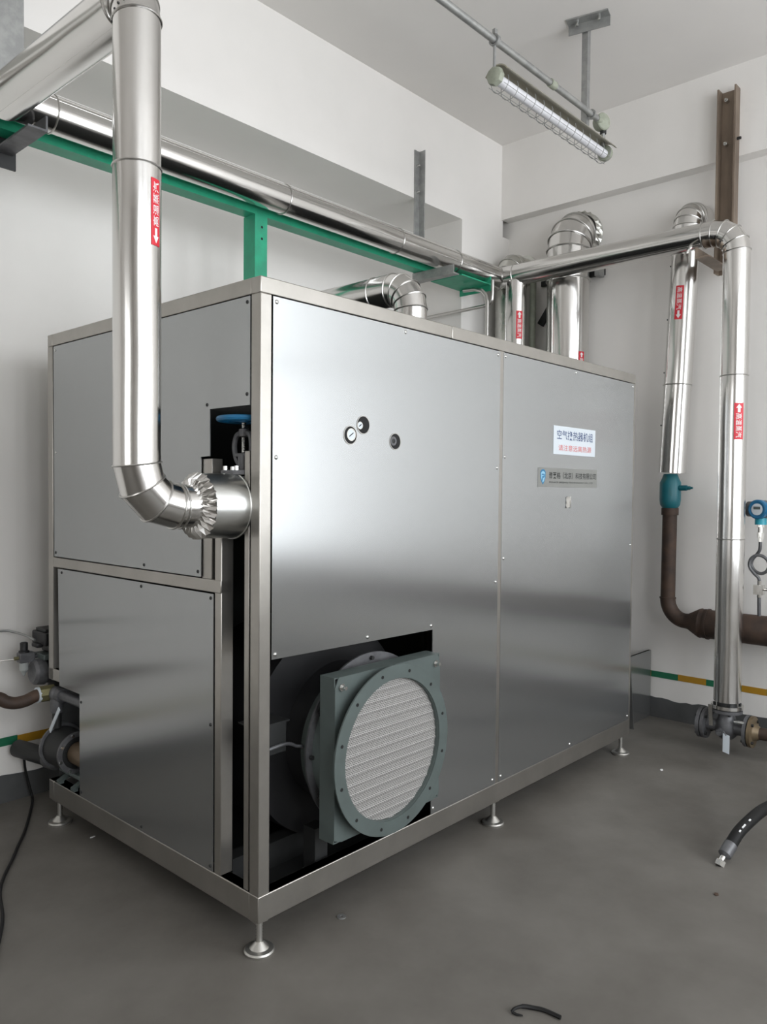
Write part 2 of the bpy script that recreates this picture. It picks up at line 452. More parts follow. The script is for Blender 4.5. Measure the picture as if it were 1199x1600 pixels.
part('side_panel', g().prism([(.243, .201), (1.190, .201), (1.190, .632), (1.374, .634), (1.385, 1.145), (.243, 1.145)], 'x', -.0015, .0015), MPANEL, cab, smooth=False)
part('side_bracket', g().box(0, .02, 1.372, W-.004, .648, .70), MFRAME, cab, bevel=.002)
# loose bent end skin hanging out at the far right corner
part('bent_skin', g().add([(L+.001, .004, 1.2), (L+.003, .004, 1.2), (L+.001, .004, .55), (L+.004, .004, .55), (L+.045, -.004, .125), (L+.049, -.004, .125),
     (L+.001, .30, 1.2), (L+.003, .30, 1.2), (L+.001, .30, .55), (L+.004, .30, .55), (L+.035, .30, .125), (L+.039, .30, .125)],
     [(0, 1, 3, 2), (2, 3, 5, 4), (6, 8, 9, 7), (8, 10, 11, 9), (0, 2, 8, 6), (2, 4, 10, 8), (1, 7, 9, 3), (3, 9, 11, 5), (4, 5, 11, 10), (0, 6, 7, 1)]), MPANEL, cab)
# screws: front plane and side plane
for x, z in ((.064, 2.092), (.69, 2.094), (1.308, 2.092), (.064, .968), (.495, .966), (.862, .962), (.886, .222), (1.305, .222), (.064, 1.6), (1.31, 1.6), (1.31, 1.1), (1.366, 2.092), (2.0, 2.094), (2.655, 2.092), (1.37, .222), (1.993, .218), (2.655, .222), (1.37, 1.2), (2.655, 1.2), (1.37, 1.65)):
    part('screw', g().lathe((x, -.0015, z), (0, -1, 0), [(0, .0075), (.002, .0065), (.004, .003)], 10), MSCREW, cab)
for y, z in ((.064, 2.09), (.70, 2.092), (1.405, 2.09), (.064, 1.80), (.280, 1.780), (.332, 1.214), (.68, 1.212), (1.403, 1.214), (1.40, 1.65), (1.349, 1.13), (.257, 1.13), (.7, 1.13), (.257, .216), (.7, .218), (.257, .7), (1.176, .6), (1.176, .22)):
    part('screw', g().lathe((-.0015, y, z), (-1, 0, 0), [(0, .0065), (.002, .0055), (.0035, .003)], 10), MDARK if y < .3 or z < 1.3 else MSCREW, cab)
# levelling feet
for x, y in ((.03, .03), (1.36, .03), (L-.05, .03), (.03, W-.04), (1.36, W-.04), (L-.05, W-.04)):
    f = part('levelling_foot', g().lathe((x, y, 0), (0, 0, 1), [(0, .048), (.008, .050), (.013, .046), (.016, .032), (.030, .019), (.036, .013)], 32), MFOOT, cab)
    part('threaded_stem', g().lathe((x, y, .034), (0, 0, 1), [(k*.005, .0115 if k % 2 else .0100) for k in range(15)], 12), MFOOT, f)
    part('foot_nut', g().prism([(x+.02, y-.02), (x+.03, y+.02), (x-.02, y+.03), (x-.025, y-.015)], 'z', .1025, ZB), MFRAME, f)
# sight holes in the left front panel: black discs on the panel paint in their dark inside
for x, z, r in ((.398, 1.690, .031), (.463, 1.730, .031), (.635, 1.680, .029)):
    h = part('sight_hole_disc', g().lathe((x, -.0018, z), (0, -1, 0), [(0, r), (.0006, r)], 32), MHOLE, cab)
    part('hole_rim', g().ring((x, -.0018, z), (0, -1, 0), r+.0022, r-.0005, .0018, 32), MSEAM, h)
# dials seen in the two upper holes and a threaded port in the third
def dial(x, z, r):
    d = part('pressure_dial', g().lathe((x, -.0025, z), (0, -1, 0), [(0, r), (.0016, r), (.0016, r*.84), (.0010, r*.84)], 24), MCHROME, cab)
    part('dial_face', g().cyl((x, -.0030, z), (x, -.0036, z), r*.84, n=24), MSIGN, d)
    part('dial_pointer', g().obox((x, -.0040, z), (r*.45, 0, r*.3), (0, .0004, 0), (-.0009, 0, .0012)), MHOLE, d)
dial(.402, 1.692, .022)
dial(.446, 1.727, .0135)
pp = part('threaded_port', g().ring((.624, -.0025, 1.681), (0, -1, 0), .017, .009, .002, 24), MCAST, cab)
part('port_plug', g().cyl((.621, -.003, 1.681), (.621, -.0042, 1.681), .0085, n=20), MDARK, pp)
# sign and nameplate on the right front panel
yS = -.0035
sg = part('warning_sign', g().prism([(1.786, 1.680), (2.210, 1.680), (2.212, 1.818), (1.788, 1.818)], 'y', yS, -.0016), MSIGN, cab, label='white sign with navy and faded red characters')
def put_text(txt, cx, cz, w, h, m, parent, y, bold=.0, name='lettering'):
    tv, tf = text_mesh(txt, .1, bold); tv = fit(tv, w, h)
    part(name, MB().add([(cx+v.x, y, cz+v.y) for v in tv], tf), m, parent, smooth=False)
put_text('空气换热器机组', 2.0, 1.776, .365, .046, MNAVY, sg, yS-.0006, .0006)
put_text('请注意远离热源', 2.0, 1.713, .335, .030, MPINK, sg, yS-.0006, .0002)
npl = part('nameplate', g().box(1.650, 2.236, yS, -.0016, 1.519, 1.612), MPLATE, cab, label='grey metal nameplate with a blue shield emblem')
put_text('普莱格（北京）科技有限公司', 1.985, 1.577, .475, .033, MPRINT, npl, yS-.0006, .0004)
put_text('PULAIGE (BEIJING) TECHNOLOGY CO., LTD', 1.97, 1.542, .44, .010, MPRINT, npl, yS-.0006)
def shield(cx, cz, k): return [(cx-.024*k, cz+.024*k), (cx-.012*k, cz+.034*k), (cx, cz+.037*k), (cx+.012*k, cz+.034*k), (cx+.024*k, cz+.024*k), (cx+.022*k, cz-.005*k), (cx+.012*k, cz-.024*k), (cx, cz-.036*k), (cx-.012*k, cz-.024*k), (cx-.022*k, cz-.005*k)]
part('shield_emblem', g().prism(shield(1.692, 1.568, 1), 'y', yS-.0008, yS), MLOGO, npl, smooth=False)
part('shield_field', g().prism(shield(1.692, 1.568, .74), 'y', yS-.0012, yS-.0007), MLOGO2, npl, smooth=False)
part('shield_mark', g().prism([(1.680, 1.582), (1.706, 1.582), (1.706, 1.566), (1.692, 1.562), (1.690, 1.548), (1.684, 1.552), (1.684, 1.57), (1.698, 1.573), (1.698, 1.576), (1.680, 1.576)], 'y', yS-.0017, yS-.0011), MLOGO, npl, smooth=False)
# small torn foil sticker below
fv = []; 
for i in range(4):
    for j in range(5): fv.append((1.918+.045*i/3+random.uniform(-.003, .003), -.0025-random.random()*.005, 1.418+.055*j/4+random.uniform(-.003, .003)))
part('foil_sticker', g().add(fv, [(i*5+j, i*5+j+5, i*5+j+6, i*5+j+1) for i in range(3) for j in range(4)]), MCHROME, cab, label='small crumpled foil sticker', smooth=False)

# ------------------------------------------------------------------ gate valve inside the side slot
vx, vy = .053, .150
gv = thing('gate_valve', 'gate valve with blue handwheel seen in the slot of the cabinet side', 'valve', (vx, vy, 1.35))
part('handwheel', g().tube([(vx+.082*math.cos(a), vy+.082*math.sin(a), 1.728) for a in [i*math.pi/18 for i in range(36)]], .0095, 8, closed=True)
     .cyl((vx, vy, 1.718), (vx, vy, 1.738), .018).box(vx-.08, vx+.08, vy-.006, vy+.006, 1.722, 1.732).box(vx-.006, vx+.006, vy-.08, vy+.08, 1.722, 1.732), MBLUE, gv)
part('stem', g().lathe((vx, vy, 1.60), (0, 0, 1), [(k*.004, .0085 if k % 2 else .007) for k in range(30)], 12), MSCREW, gv)
for sx in (-1, 1):
    part('yoke_arm', g().tube(spline([(vx, vy-sx*.012, 1.685), (vx-.002, vy-sx*.036, 1.675), (vx-.004, vy-sx*.046, 1.64), (vx-.002, vy-sx*.038, 1.60), (vx, vy-sx*.02, 1.575)], 5), .009, 8), MCAST, gv)
part('yoke_cap', g().cyl((vx, vy, 1.672), (vx, vy, 1.696), .017), MCAST, gv)
part('gland', g().cyl((vx, vy, 1.575), (vx, vy, 1.612), .020).box(vx-.012, vx+.012, vy-.036, vy+.036, 1.606, 1.616), MCAST, gv)
part('bonnet_flange', g().lathe((vx, vy, 1.545), (0, 0, 1), [(0, .075), (.014, .075), (.014, .02), (.03, .02)], 24), MCAST, gv)
part('body_flange', g().cyl((vx, vy, 1.522), (vx, vy, 1.539), .075), MCAST, gv)
bolts(gv, (vx, vy, 1.559), (0, 0, 1), .06, 6, .008, .014, m=MSCREW)
part('valve_body', g().lathe((vx, vy, 1.35), (0, 0, 1), [(0, .04), (.03, .065), (.13, .06), (.172, .045)], 24), MCAST, gv)
part('end_flange', g().cyl((.012, vy, 1.444), (.030, vy, 1.444), .078), MCAST, gv)
part('end_flange', g().cyl((.15, vy, 1.444), (.168, vy, 1.444), .085), MCAST, gv)
part('inlet_neck', g().cyl((.030, vy, 1.444), (.15, vy, 1.444), .045), MCAST, gv)

# ------------------------------------------------------------------ near riser
xn, yn, rn = -.339, .145, .0675
zq = 2.918
near = thing('insulated_riser_pipe', 'tall shiny jacketed steam pipe in front of the cabinet, bending into its side', 'pipe', (xn, yn, 1.4))
jacket(near, [(-.135, yn, 1.444), (xn, yn, 1.444), (xn, yn, zq-.0), (xn, .30, zq)], rn, [.125, .075], 3,
       seams=[(xn, yn, 2.425), (-.20, yn, 1.444)], seam_ang=2.0)
jacket(near, [(xn+.003, .222, zq), (xn+.020, 1.13, zq+.035)], rn*1.13, seam_ang=-1.2)
part('reducer_drum', g().lathe((-.130, yn, 1.444), (1, 0, 0), [(0, .103), (.126, .106), (.128, .109), (.132, .109), (.132, .07)], 56), MDRUM, near, label='wide drum shaped jacket end')
# pleated collar closing the drum
vs = []; fs = []; K = 28
for i in range(K*2):
    a = math.pi*i/K; dx = -.008 if i % 2 else .004
    for rr, ax in ((.066, -.158), (.085, -.147+dx*1.2), (.106, -.132+dx*.8)):
        vs.append((ax+random.uniform(-.002, .002), yn+rr*math.cos(a), 1.444+rr*math.sin(a)))
for i in range(K*2):
    j = (i+1) % (K*2)
    for q in range(2): fs.append((i*3+q, i*3+q+1, j*3+q+1, j*3+q))
part('pleated_collar', g().add(vs, fs), MPIPE, near, smooth=False)
pipe_label(near, (xn, yn, 0), (0, 0, 1), rn, math.radians(-72), 2.195, 2.385, .034, 'down_left')
for k in range(5):
    a = math.radians(150+k*14); part('rivet', g().ball((xn+rn*math.cos(a)*1.01, yn+rn*math.sin(a)*1.01, zq-.075-.012+.01*k), .0035, 8), MDARK, near)

# ------------------------------------------------------------------ long header along the back wall
P1Y, P1Z, XJ, rp = 1.2, 2.995, 3.09, .073
hd = thing('insulated_header_pipe', 'long shiny jacketed pipe running along the back wall above green steel beam', 'pipe', (1.0, P1Y, P1Z))
jacket(hd, [(-2.6, P1Y, P1Z), (XJ-.0006, P1Y, P1Z)], rp, n1=(1, -1, 0), seams=[(-1.2, P1Y, P1Z), (-.11, P1Y, P1Z), (1.10, P1Y, P1Z), (1.98, P1Y, P1Z), (2.55, P1Y, P1Z)], seam_ang=2.6)
sd = thing('insulated_drop_pipe', 'shiny jacketed pipe crossing toward the right wall then dropping to floor valve', 'pipe', (XJ, -.40, .3))
VY = -.405
jacket(sd, [(XJ, P1Y-.0006, P1Z), (XJ, VY, P1Z), (XJ, VY, .302)], rp, [.13], 4, n0=(1, -1, 0), seams=[(XJ, 1.06, P1Z), (XJ, -.22, P1Z), (XJ, VY, 2.165), (XJ, VY, 1.235)], seam_ang=-2.2)
part('joint_band', g().tube([(XJ+.0745*math.cos(a), P1Y+.0745*math.cos(a), P1Z+.0745*math.sin(a)) for a in [i*math.pi/20 for i in range(40)]], .004, 6, closed=True), MSEAM, sd)
pipe_label(sd, (XJ, VY, 0), (0, 0, 1), rp, math.radians(-139), 1.80, 2.005, .052, 'up_left')
for k in range(6):
    part('rivet', g().ball((XJ-.071, VY+.03+.02*k, P1Z-.15+.03*min(k, 3)+.018), .0045, 8), MDARK, sd)
v1 = thing('insulated_branch_pipe', 'thin jacketed branch rising behind the cabinet into the header corner', 'pipe', (XJ, 1.06, 1.4))
jacket(v1, [(XJ, 1.06, 1.4), (XJ, 1.06, 2.95)], .070, seam_ang=-2.4)
pipe_label(v1, (XJ, 1.06, 0), (0, 0, 1), .070, math.radians(-128), 2.545, 2.735, .045, 'up_left')
v2 = thing('insulated_vent_pipe', 'dull dented jacket pipe with elbow into the wall behind the header corner', 'pipe', (3.27, 1.27, 1.4))
jacket(v2, [(3.27, 1.25, 1.4), (3.27, 1.25, 3.14), (3.499, 1.25, 3.14)], .088, [.10], 4, m=MPIPE2)
part('wall_collar', g().ring((3.486, 1.25, 3.14), (1, 0, 0), .115, .08, .012), MPIPE2, v2)
v3 = thing('insulated_duct_pipe', 'widest jacketed pipe rising behind the cabinet with elbow into right wall', 'pipe', (3.33, .79, 1.4))
jacket(v3, [(3.325, .79, 1.4), (3.325, .79, 3.30), (3.499, .79, 3.30)], .145, [.145], 4, seams=[(3.325, .79, 2.955)], seam_ang=2.6)
# crinkled collar where the wide pipe meets the wall
vs = []; fs = []; K = 22
for i in range(K*2):
    a = math.pi*i/K; k = 1.0+(.05 if i % 2 else -.02)
    for rr, ax in ((.150, 3.43), (.163*k, 3.455), (.15*k, 3.48), (.165, 3.497)):
        vs.append((ax, .79+rr*math.cos(a), 3.30+rr*math.sin(a)))
for i in range(K*2):
    j = (i+1) % (K*2)
    for q in range(3): fs.append((i*4+q, i*4+q+1, j*4+q+1, j*4+q))
part('crinkled_collar', g().add(vs, fs), MPIPE2, v3, smooth=False)
pipe_label(v3, (3.325, .79, 0), (0, 0, 1), .145, math.radians(-111), 2.30, 2.448, .045, 'up_left')
# leaning pipe
v4 = thing('insulated_leaning_pipe', 'slightly leaning jacketed pipe hung on the right wall above the teal valve', 'pipe', (3.32, 0, 1.62))
la, lb = V((3.32, .034, 1.622)), V((3.32, -.035, 3.215)); ld = (lb-la).normalized()
jacket(v4, [la, lb+ld*.0, (3.499, -.05, 3.235)], .082, [.085], 4, seams=[la+ld*.55], seam_ang=2.9)
pipe_label(v4, la, ld, .082, math.radians(-173), .945, 1.15, .048, 'down_right')
for k in range(4):
    p = la+ld*(.3+.33*k); part('rivet', g().ball(p+V((-.035, .076, 0)), .005, 8), MDARK, v4)
# elbow pipe on the cabinet roof
va = thing('insulated_elbow_pipe', 'jacketed elbow pipe turning down into the roof of the cabinet', 'pipe', (1.37, .55, 2.16))
ax_, ay_ = 1.365, .55
jacket(va, [(ax_, 1.849, 2.49), (ax_, ay_, 2.49), (ax_, ay_, 2.165)], .080, [.115], 4, seams=[(ax_, .78, 2.49)], seam_ang=1.0)

# ------------------------------------------------------------------ green steel frame
gf = thing('green_steel_frame', 'bright green painted steel frame of post and beams behind the cabinet', 'frame', (.98, 1.2, 0))
zg0, zg1 = 2.918, 3.02
part('long_beam', g().prism([(1.30, zg0), (1.385, zg0), (1.385, zg0+.008), (1.308, zg0+.008), (1.308, zg1-.008), (1.385, zg1-.008), (1.385, zg1), (1.30, zg1)], 'x', -2.4, 2.55), MGREEN, gf)
part('cross_beam', g().prism([(2.56, 2.900), (2.885, 2.900), (2.885, 2.862), (2.893, 2.862), (2.893, 2.99), (2.885, 2.99), (2.885, 2.908), (2.56, 2.908)], 'y', 1.135, 1.395), MGREEN, gf)
part('post', g().prism([(1.0, 1.30), (1.08, 1.30), (1.08, 1.308), (1.008, 1.308), (1.008, 1.395), (1.0, 1.395)], 'z', 2.169, zg0), MGREEN, gf)
part('post_web', g().box(1.04, 1.046, 1.308, 1.395, 2.169, zg0), MGREEN, gf)
for z in (2.86, 2.80): part('bolt_hole_disc', g().cyl((1.045, 1.301, z), (1.045, 1.2995, z), .007, n=10), MHOLE, gf)  # black discs paint the dark of the holes
# wall hung angle hangers with arms under the header
def l_section(mb, cx, cy, a, t, z0, z1, rot):
    pts = [(0, 0), (a, 0), (a, t), (t, t), (t, a), (0, a)]
    c, s = math.cos(rot), math.sin(rot)
    return mb.prism([(cx+p[0]*c-p[1]*s, cy+p[0]*s+p[1]*c) for p in pts], 'z', z0, z1)
hg = thing('wall_hanger_bracket', 'galvanised angle hanger on the back beam with an arm under the header, beside the corner', 'bracket', (2.43, 1.4, 2.8))
part('hanger_angle', l_section(g(), 2.432, 1.3985, .052, .005, 2.86, 3.72, math.radians(180)), MGALV, hg, bevel=.001)
for z in (3.62, 3.45):
    part('anchor_bolt', g().cyl((2.405, 1.394, z), (2.405, 1.380, z), .010, n=6).cyl((2.405, 1.380, z), (2.405, 1.366, z), .005, n=8), MSCREW, hg)
part('arm', g().prism([(2.37, 2.86), (2.43, 2.86), (2.43, 2.868), (2.378, 2.868), (2.378, 2.915), (2.37, 2.915)], 'y', 1.06, 1.396), MGALV, hg)
hl = thing('wall_hanger_bracket', 'grey channel hanger at the left edge with a dark arm under the header', 'bracket', (-.22, 1.4, 2.8))
part('hanger_channel', g().prism([(-.33, 1.31), (-.168, 1.31), (-.168, 1.396), (-.175, 1.396), (-.175, 1.318), (-.322, 1.318), (-.322, 1.396), (-.33, 1.396)], 'z', 3.06, ZC-.002), MGALV, hl)
part('arm', g().prism([(-.26, 2.855), (-.185, 2.855), (-.185, 2.915), (-.193, 2.915), (-.193, 2.863), (-.26, 2.863)], 'y', 1.06, 1.396), MCAST, hl)
part('hanger_angle', g().box(-.165, -.12, 1.22, 1.396, 3.18, 3.215), MBROWNCH, hl)
part('back_plate', g().box(-.275, -.17, 1.388, 1.398, 2.80, 3.06), MDARK, hl)

# channel steel and bracket on the right wall
cs = thing('wall_channel', 'brown primed channel steel upright bolted high on the right wall', 'bracket', (3.42, -.23, 2.9))
cy0, cy1 = -.304, -.194
part('upright', g().prism([(3.325, cy0), (3.325, cy0+.010), (3.390, cy0+.010), (3.390, cy1-.010), (3.325, cy1-.010), (3.325, cy1), (3.3985, cy1), (3.3985, cy0)], 'z', 2.83, 3.93), MBROWNCH, cs)
for z in (3.87, 3.61): part('anchor_bolt', g().cyl((3.39, -.235, z), (3.36, -.235, z), .011, n=8).cyl((3.36, -.235, z), (3.345, -.235, z), .006, n=8), MSCREW, cs)
part('anchor_bolt', g().cyl((3.36, cy0, 3.62), (3.36, cy0-.022, 3.62), .009, n=8), MDARK, cs)
part('arm', g().prism([(-.29, 2.84), (-.21, 2.84), (-.21, 2.905), (-.218, 2.905), (-.218, 2.848), (-.29, 2.848)], 'x', 2.98, 3.325), MBROWNCH, cs)
part('pipe_clip', g().obox((3.02, -.16, 2.912), (.05, .03, 0), (0, .008, 0), (0, 0, .006)), MCHROME, cs)

# ------------------------------------------------------------------ ceiling conduit, hanger, lamp
CY = .161
ch = thing('ceiling_hanger', 'grey flat bar hanging from a bolted ceiling plate, holding the conduit', 'bracket', (2.40, CY, ZC))
part('ceiling_angle', g().prism([(-.09, ZC), (.09, ZC)], 'z', 0, 1) if False else g().obox((2.375, .165, ZC-.004), (.028, -.11, 0), (.03, .008, 0), (0, 0, .003)).obox((2.405, .172, ZC-.03), (.028, -.11, 0), (.003, .001, 0), (0, 0, .028)), MGALV, ch)
part('flat_bar', g().box(2.408, 2.440, CY+.020, CY+.030, 3.47, ZC-.004), MGALV, ch)
part('bar_flange', g().box(2.408, 2.412, CY+.030, CY+.055, 3.47, ZC-.004), MGALV, ch)
for q in (-.06, .055): part('anchor_bolt', g().cyl((2.38+q*.25, .165-q, ZC-.007), (2.38+q*.25, .165-q, ZC-.03), .009, n=8), MSCREW, ch)
part('conduit_clip', g().ring((2.42, CY, 3.575), (1, 0, 0), .026, .019, .014, 24), MGALV, ch)
cn = thing('lighting_conduit', 'thin galvanised conduit running below the ceiling with a round junction box', 'conduit', (1.6, CY, 3.575))
part('conduit_tube', g().cyl((-1.2, CY, 3.575), (2.50, CY, 3.575), .0165, n=16), MGALV, cn)
for x in (1.98, -.2): part('coupling', g().cyl((x, CY, 3.575), (x+.05, CY, 3.575), .021, n=16), MLAMPH, cn)
part('junction_box', g().lathe((2.56, CY+.03, 3.575), (-.35, -1, 0), [(0, .040), (.045, .048), (.050, .044), (.056, .012)], 24).cyl((2.49, CY, 3.575), (2.53, CY, 3.575), .02, n=16), MLAMPH, cn)
part('drop_nipple', g().cyl((2.565, CY, 3.545), (2.565, CY, 3.515), .018, n=16), MDARK, cn)
lp = thing('guarded_tube_lamp', 'long caged explosion-proof tube lamp hanging below the ceiling conduit', 'lamp', (2.05, CY, 3.42))
lx0, lx1, lz = 1.475, 2.615, 3.415
part('drop_rod', g().cyl((2.565, CY, 3.515), (2.565, CY, 3.448), .012, n=12), MGALV, lp)
part('drop_rod', g().cyl((1.487, CY, 3.60), (1.487, CY, 3.448), .007, n=10), MGALV, lp)
part('hook_clamp', g().ring((1.478, CY, 3.575), (1, 0, 0), .027, .018, .02, 20).box(1.478, 1.498, CY-.008, CY+.008, 3.598, 3.625), MGALV, lp)
vs = []
prof = [(math.radians(20+140*i/10)) for i in range(11)]
outer = [(CY+.062*math.cos(a)*1.0, lz+.008+.05*math.sin(a)) for a in prof]; inner = [(CY+.058*math.cos(a), lz+.006+.046*math.sin(a)) for a in prof][::-1]
part('reflector', g().prism([(outer[0][0]+.006, outer[0][1]-.006)]+outer+[(outer[-1][0]-.006, outer[-1][1]-.006)]+inner, 'x', lx0+.03, lx1-.005), MREFL, lp)
part('lamp_tube', g().cyl((lx0+.02, CY, lz-.006), (lx1-.03, CY, lz-.006), .024, n=24), MTUBE, lp)
for x, s in ((lx0, 1), (lx1, -1)):
    e = part('end_cap', g().lathe((x, CY, lz), (s, 0, 0), [(0, .030), (.006, .040), (.03, .043), (.036, .040)], 8 if s > 0 else 20), MLAMPH, lp)
for k in range(14):
    x = lx0+.06+k*(lx1-lx0-.11)/13
    part('guard_loop', g().tube([(x, CY+.048*math.sin(a)*1.0, lz-.012-.050*math.cos(a)) for a in [math.radians(-115+230*i/14) for i in range(15)]], .0018, 5), MGALV, lp)
for a in (-60, 0, 60):
    q = math.radians(a); part('guard_wire', g().cyl((lx0+.03, CY+.048*math.sin(q), lz-.012-.048*math.cos(q)), (lx1-.03, CY+.048*math.sin(q), lz-.012-.048*math.cos(q)), .0014, n=5), MGALV, lp)

# ------------------------------------------------------------------ valve at the foot of the drop pipe
fv_ = thing('three_way_valve', 'grey flanged three-way floor valve under the drop pipe by the right wall', 'valve', (XJ, VY, 0))
zc = .150
part('top_flange', g().cyl((XJ, VY, .262), (XJ, VY, .282), .088, n=32), MCHROME, fv_, label='bright upper flange')
part('gasket', g().cyl((XJ, VY, .256), (XJ, VY, .262), .074, n=32), MGASK, fv_)
part('neck_flange', g().cyl((XJ, VY, .238), (XJ, VY, .256), .084, n=32), MCAST, fv_)
part('pipe_stub', g().cyl((XJ, VY, .282), (XJ, VY, .305), .055, n=24), MDARK, fv_)
part('valve_body', g().lathe((XJ, VY, .085), (0, 0, 1), [(0, .035), (.02, .055), (.06, .065), (.11, .05), (.155, .038)], 24).cyl((XJ, VY+.13, zc), (XJ, VY-.14, zc), .036, n=24), MCAST, fv_)
for s, m2, nm in ((1, MCAST, 'end_flange'), (-1, MCAST, 'end_flange')):
    y = VY+s*.125
    part(nm, g().cyl((XJ, y-s*.018, zc), (XJ, y, zc), .088, n=32), m2, fv_)
    part('gasket', g().cyl((XJ, y, zc), (XJ, y+s*.006, zc), .078, n=32), MGASK, fv_)
    part('outer_flange', g().lathe((XJ, y+s*.006, zc), (0, s, 0), [(0, .088), (.018, .088), (.020, .05), (.05, .035)] if s < 0 else [(0, .088), (.020, .088), (.022, .05)], 32), MTAN if s < 0 else MCAST, fv_)
    bolts(fv_, (XJ, y-s*.030, zc), (0, s, 0), .070, 4, .009, .065, .78, MDARK)
bolts(fv_, (XJ, VY, .226), (0, 0, 1), .068, 4, .009, .066, .5, MDARK)
part('outlet_pipe', g().tube([(XJ, VY-.18, zc), (XJ, VY-.9, zc), (XJ, VY-1.6, zc)], .034, 20), MRUST, fv_)
part('lever_handle', g().obox((XJ-.085, VY+.062, .225), (.002, .004, .060), (0, .011, -.0005), (.003, 0, 0)), MCHROME, fv_)
part('stem_boss', g().cyl((XJ-.04, VY+.02, .135), (XJ-.098, VY+.01, .135), .019, n=16).cyl((XJ-.098, VY+.01, .135), (XJ-.108, VY+.008, .135), .012, n=8), MCAST, fv_)
part('indicator_tag', g().obox((XJ-.11, VY-.035, .085), (0, .018, .004), (0, 0, .052), (.0015, 0, 0)), MSIGN, fv_)
part('tag_wire', g().tube([(XJ-.108, VY+.008, .15), (XJ-.112, VY-.02, .155), (XJ-.110, VY-.035, .13)], .003, 6), MCAST, fv_)
part('bracket_bolts', g().cyl((XJ-.06, VY-.06, .205), (XJ-.06, VY-.115, .205), .010, n=8), MSCREW, fv_)

# ------------------------------------------------------------------ brown pipework on the right wall
bx = 3.32
br = thing('rusty_header_pipe', 'brown rusty pipe dropping from the teal valve into a thick wall header', 'pipe', (bx, 0, .68))
def arc(c, a0, a1, R, n, f): return [f(c, math.radians(a0+(a1-a0)*i/n), R) for i in range(n+1)]
rb = .044
part('vertical_pipe', g().cyl((bx, .044, 1.40), (bx, .047, .83), rb, n=28), MRUST, br)
part('elbow', g().tube([(bx, .047-.115+.115*math.cos(a), .83-.135*math.sin(a)) for a in [i*math.pi/24 for i in range(13)]], rb*1.06, 24), MRUST, br)
part('weld_bead', g().ring((bx, .047, .826), (0, 0, 1), rb*1.14, rb*.9, .008, 28), MRUST, br)
part('reducer', g().lathe((bx, -.066, .695), (0, -1, -.02), [(0, rb*1.06), (.02, rb*1.1), (.085, .086), (.10, .092), (.11, .088), (.125, .090)], 32), MRUST, br)
part('header', g().cyl((bx, -.19, .692), (bx, -4.1, .692), .088, n=40), MRUST, br)
part('weld_bead', g().ring((bx, -.205, .692), (0, -1, 0), .094, .085, .010, 40), MRUST, br)
for y in (-.9, -2.5):
    part('wall_support', g().box(bx-.02, XR-.005, y-.02, y+.02, .575, .603), MGALV, br)
tv_ = thing('teal_check_valve', 'teal painted check valve fitting between leaning jacket and brown pipe', 'valve', (bx, .04, 1.4))
part('valve_body', g().lathe((bx, .044, 1.40), (0, 0, 1), [(0, .046), (.02, .060), (.05, .064), (.16, .064), (.19, .050), (.215, .042)], 28), MTEAL, tv_)
part('side_plug', g().cyl((bx-.01, -.015, 1.527), (bx-.01, -.065, 1.527), .017, n=12).cyl((bx-.01, -.065, 1.527), (bx-.01, -.085, 1.527), .012, n=8).cyl((bx-.01, -.085, 1.527), (bx-.01, -.10, 1.527), .007, n=8), MTEAL, tv_)
part('lower_ring', g().cyl((bx, .044, 1.355), (bx, .044, 1.40), .052, n=24), MRUST, tv_)

# pressure transmitter with pigtail siphon standing on the header
tx, ty = 3.30, -.503
pt = thing('pressure_transmitter', 'blue faced pressure transmitter with coiled siphon tube on the brown header', 'gauge', (tx, ty, .78))
part('riser_tube', g().cyl((tx+.01, ty, .775), (tx, ty, .90), .0105, n=12), MCAST, pt)
part('needle_valve', g().box(tx-.02, tx+.02, ty-.025, ty+.028, .905, .962).cyl((tx, ty, .962), (tx, ty, .985), .012, n=8).cyl((tx, ty, .888), (tx, ty, .905), .012, n=8).cyl((tx, ty-.025, .938), (tx, ty-.12, .938), .009, n=10), MCHROME, pt)
cc = (ty-.005+.018, 1.078); RR = .052
coil = [(tx, ty+.0, .985), (tx, ty+.008, 1.01)]
coil += [(tx-.012+.001*i, cc[0]-.010-RR*math.cos(math.radians(-125+ (430)*i/26)), cc[1]+RR*math.sin(math.radians(-125+430*i/26)-.0)) for i in range(0)]
cl = [(tx, ty, .985), (tx, ty+.01, 1.005)]
a0 = -60
for i in range(31):   # one full loop with in and out tails
    a = math.radians(-70-400*i/30)
    cl.append((tx-.014+.028*i/30, cc[0]-RR*math.sin(a+math.pi/2)*1.0-.012, cc[1]-RR*math.cos(a+math.pi/2)*1.0))
cl += [(tx, ty-.006, 1.165), (tx, ty-.002, 1.20)]
cl = [(tx, ty, .985), (tx-.004, ty+.006, 1.0), (tx-.010, ty+.036, 1.035)]
for i in range(25):
    th = math.radians(180+30-(i/24)*420)   # walk round the loop, y to the left is +
    cl.append((tx-.012+.024*i/24, ty-.004-(-RR)*0-RR*math.cos(th)*-1*-1, 1.080+RR*math.sin(th)))
cl += [(tx+.010, ty-.010, 1.160), (tx, ty-.002, 1.19), (tx, ty, 1.21)]
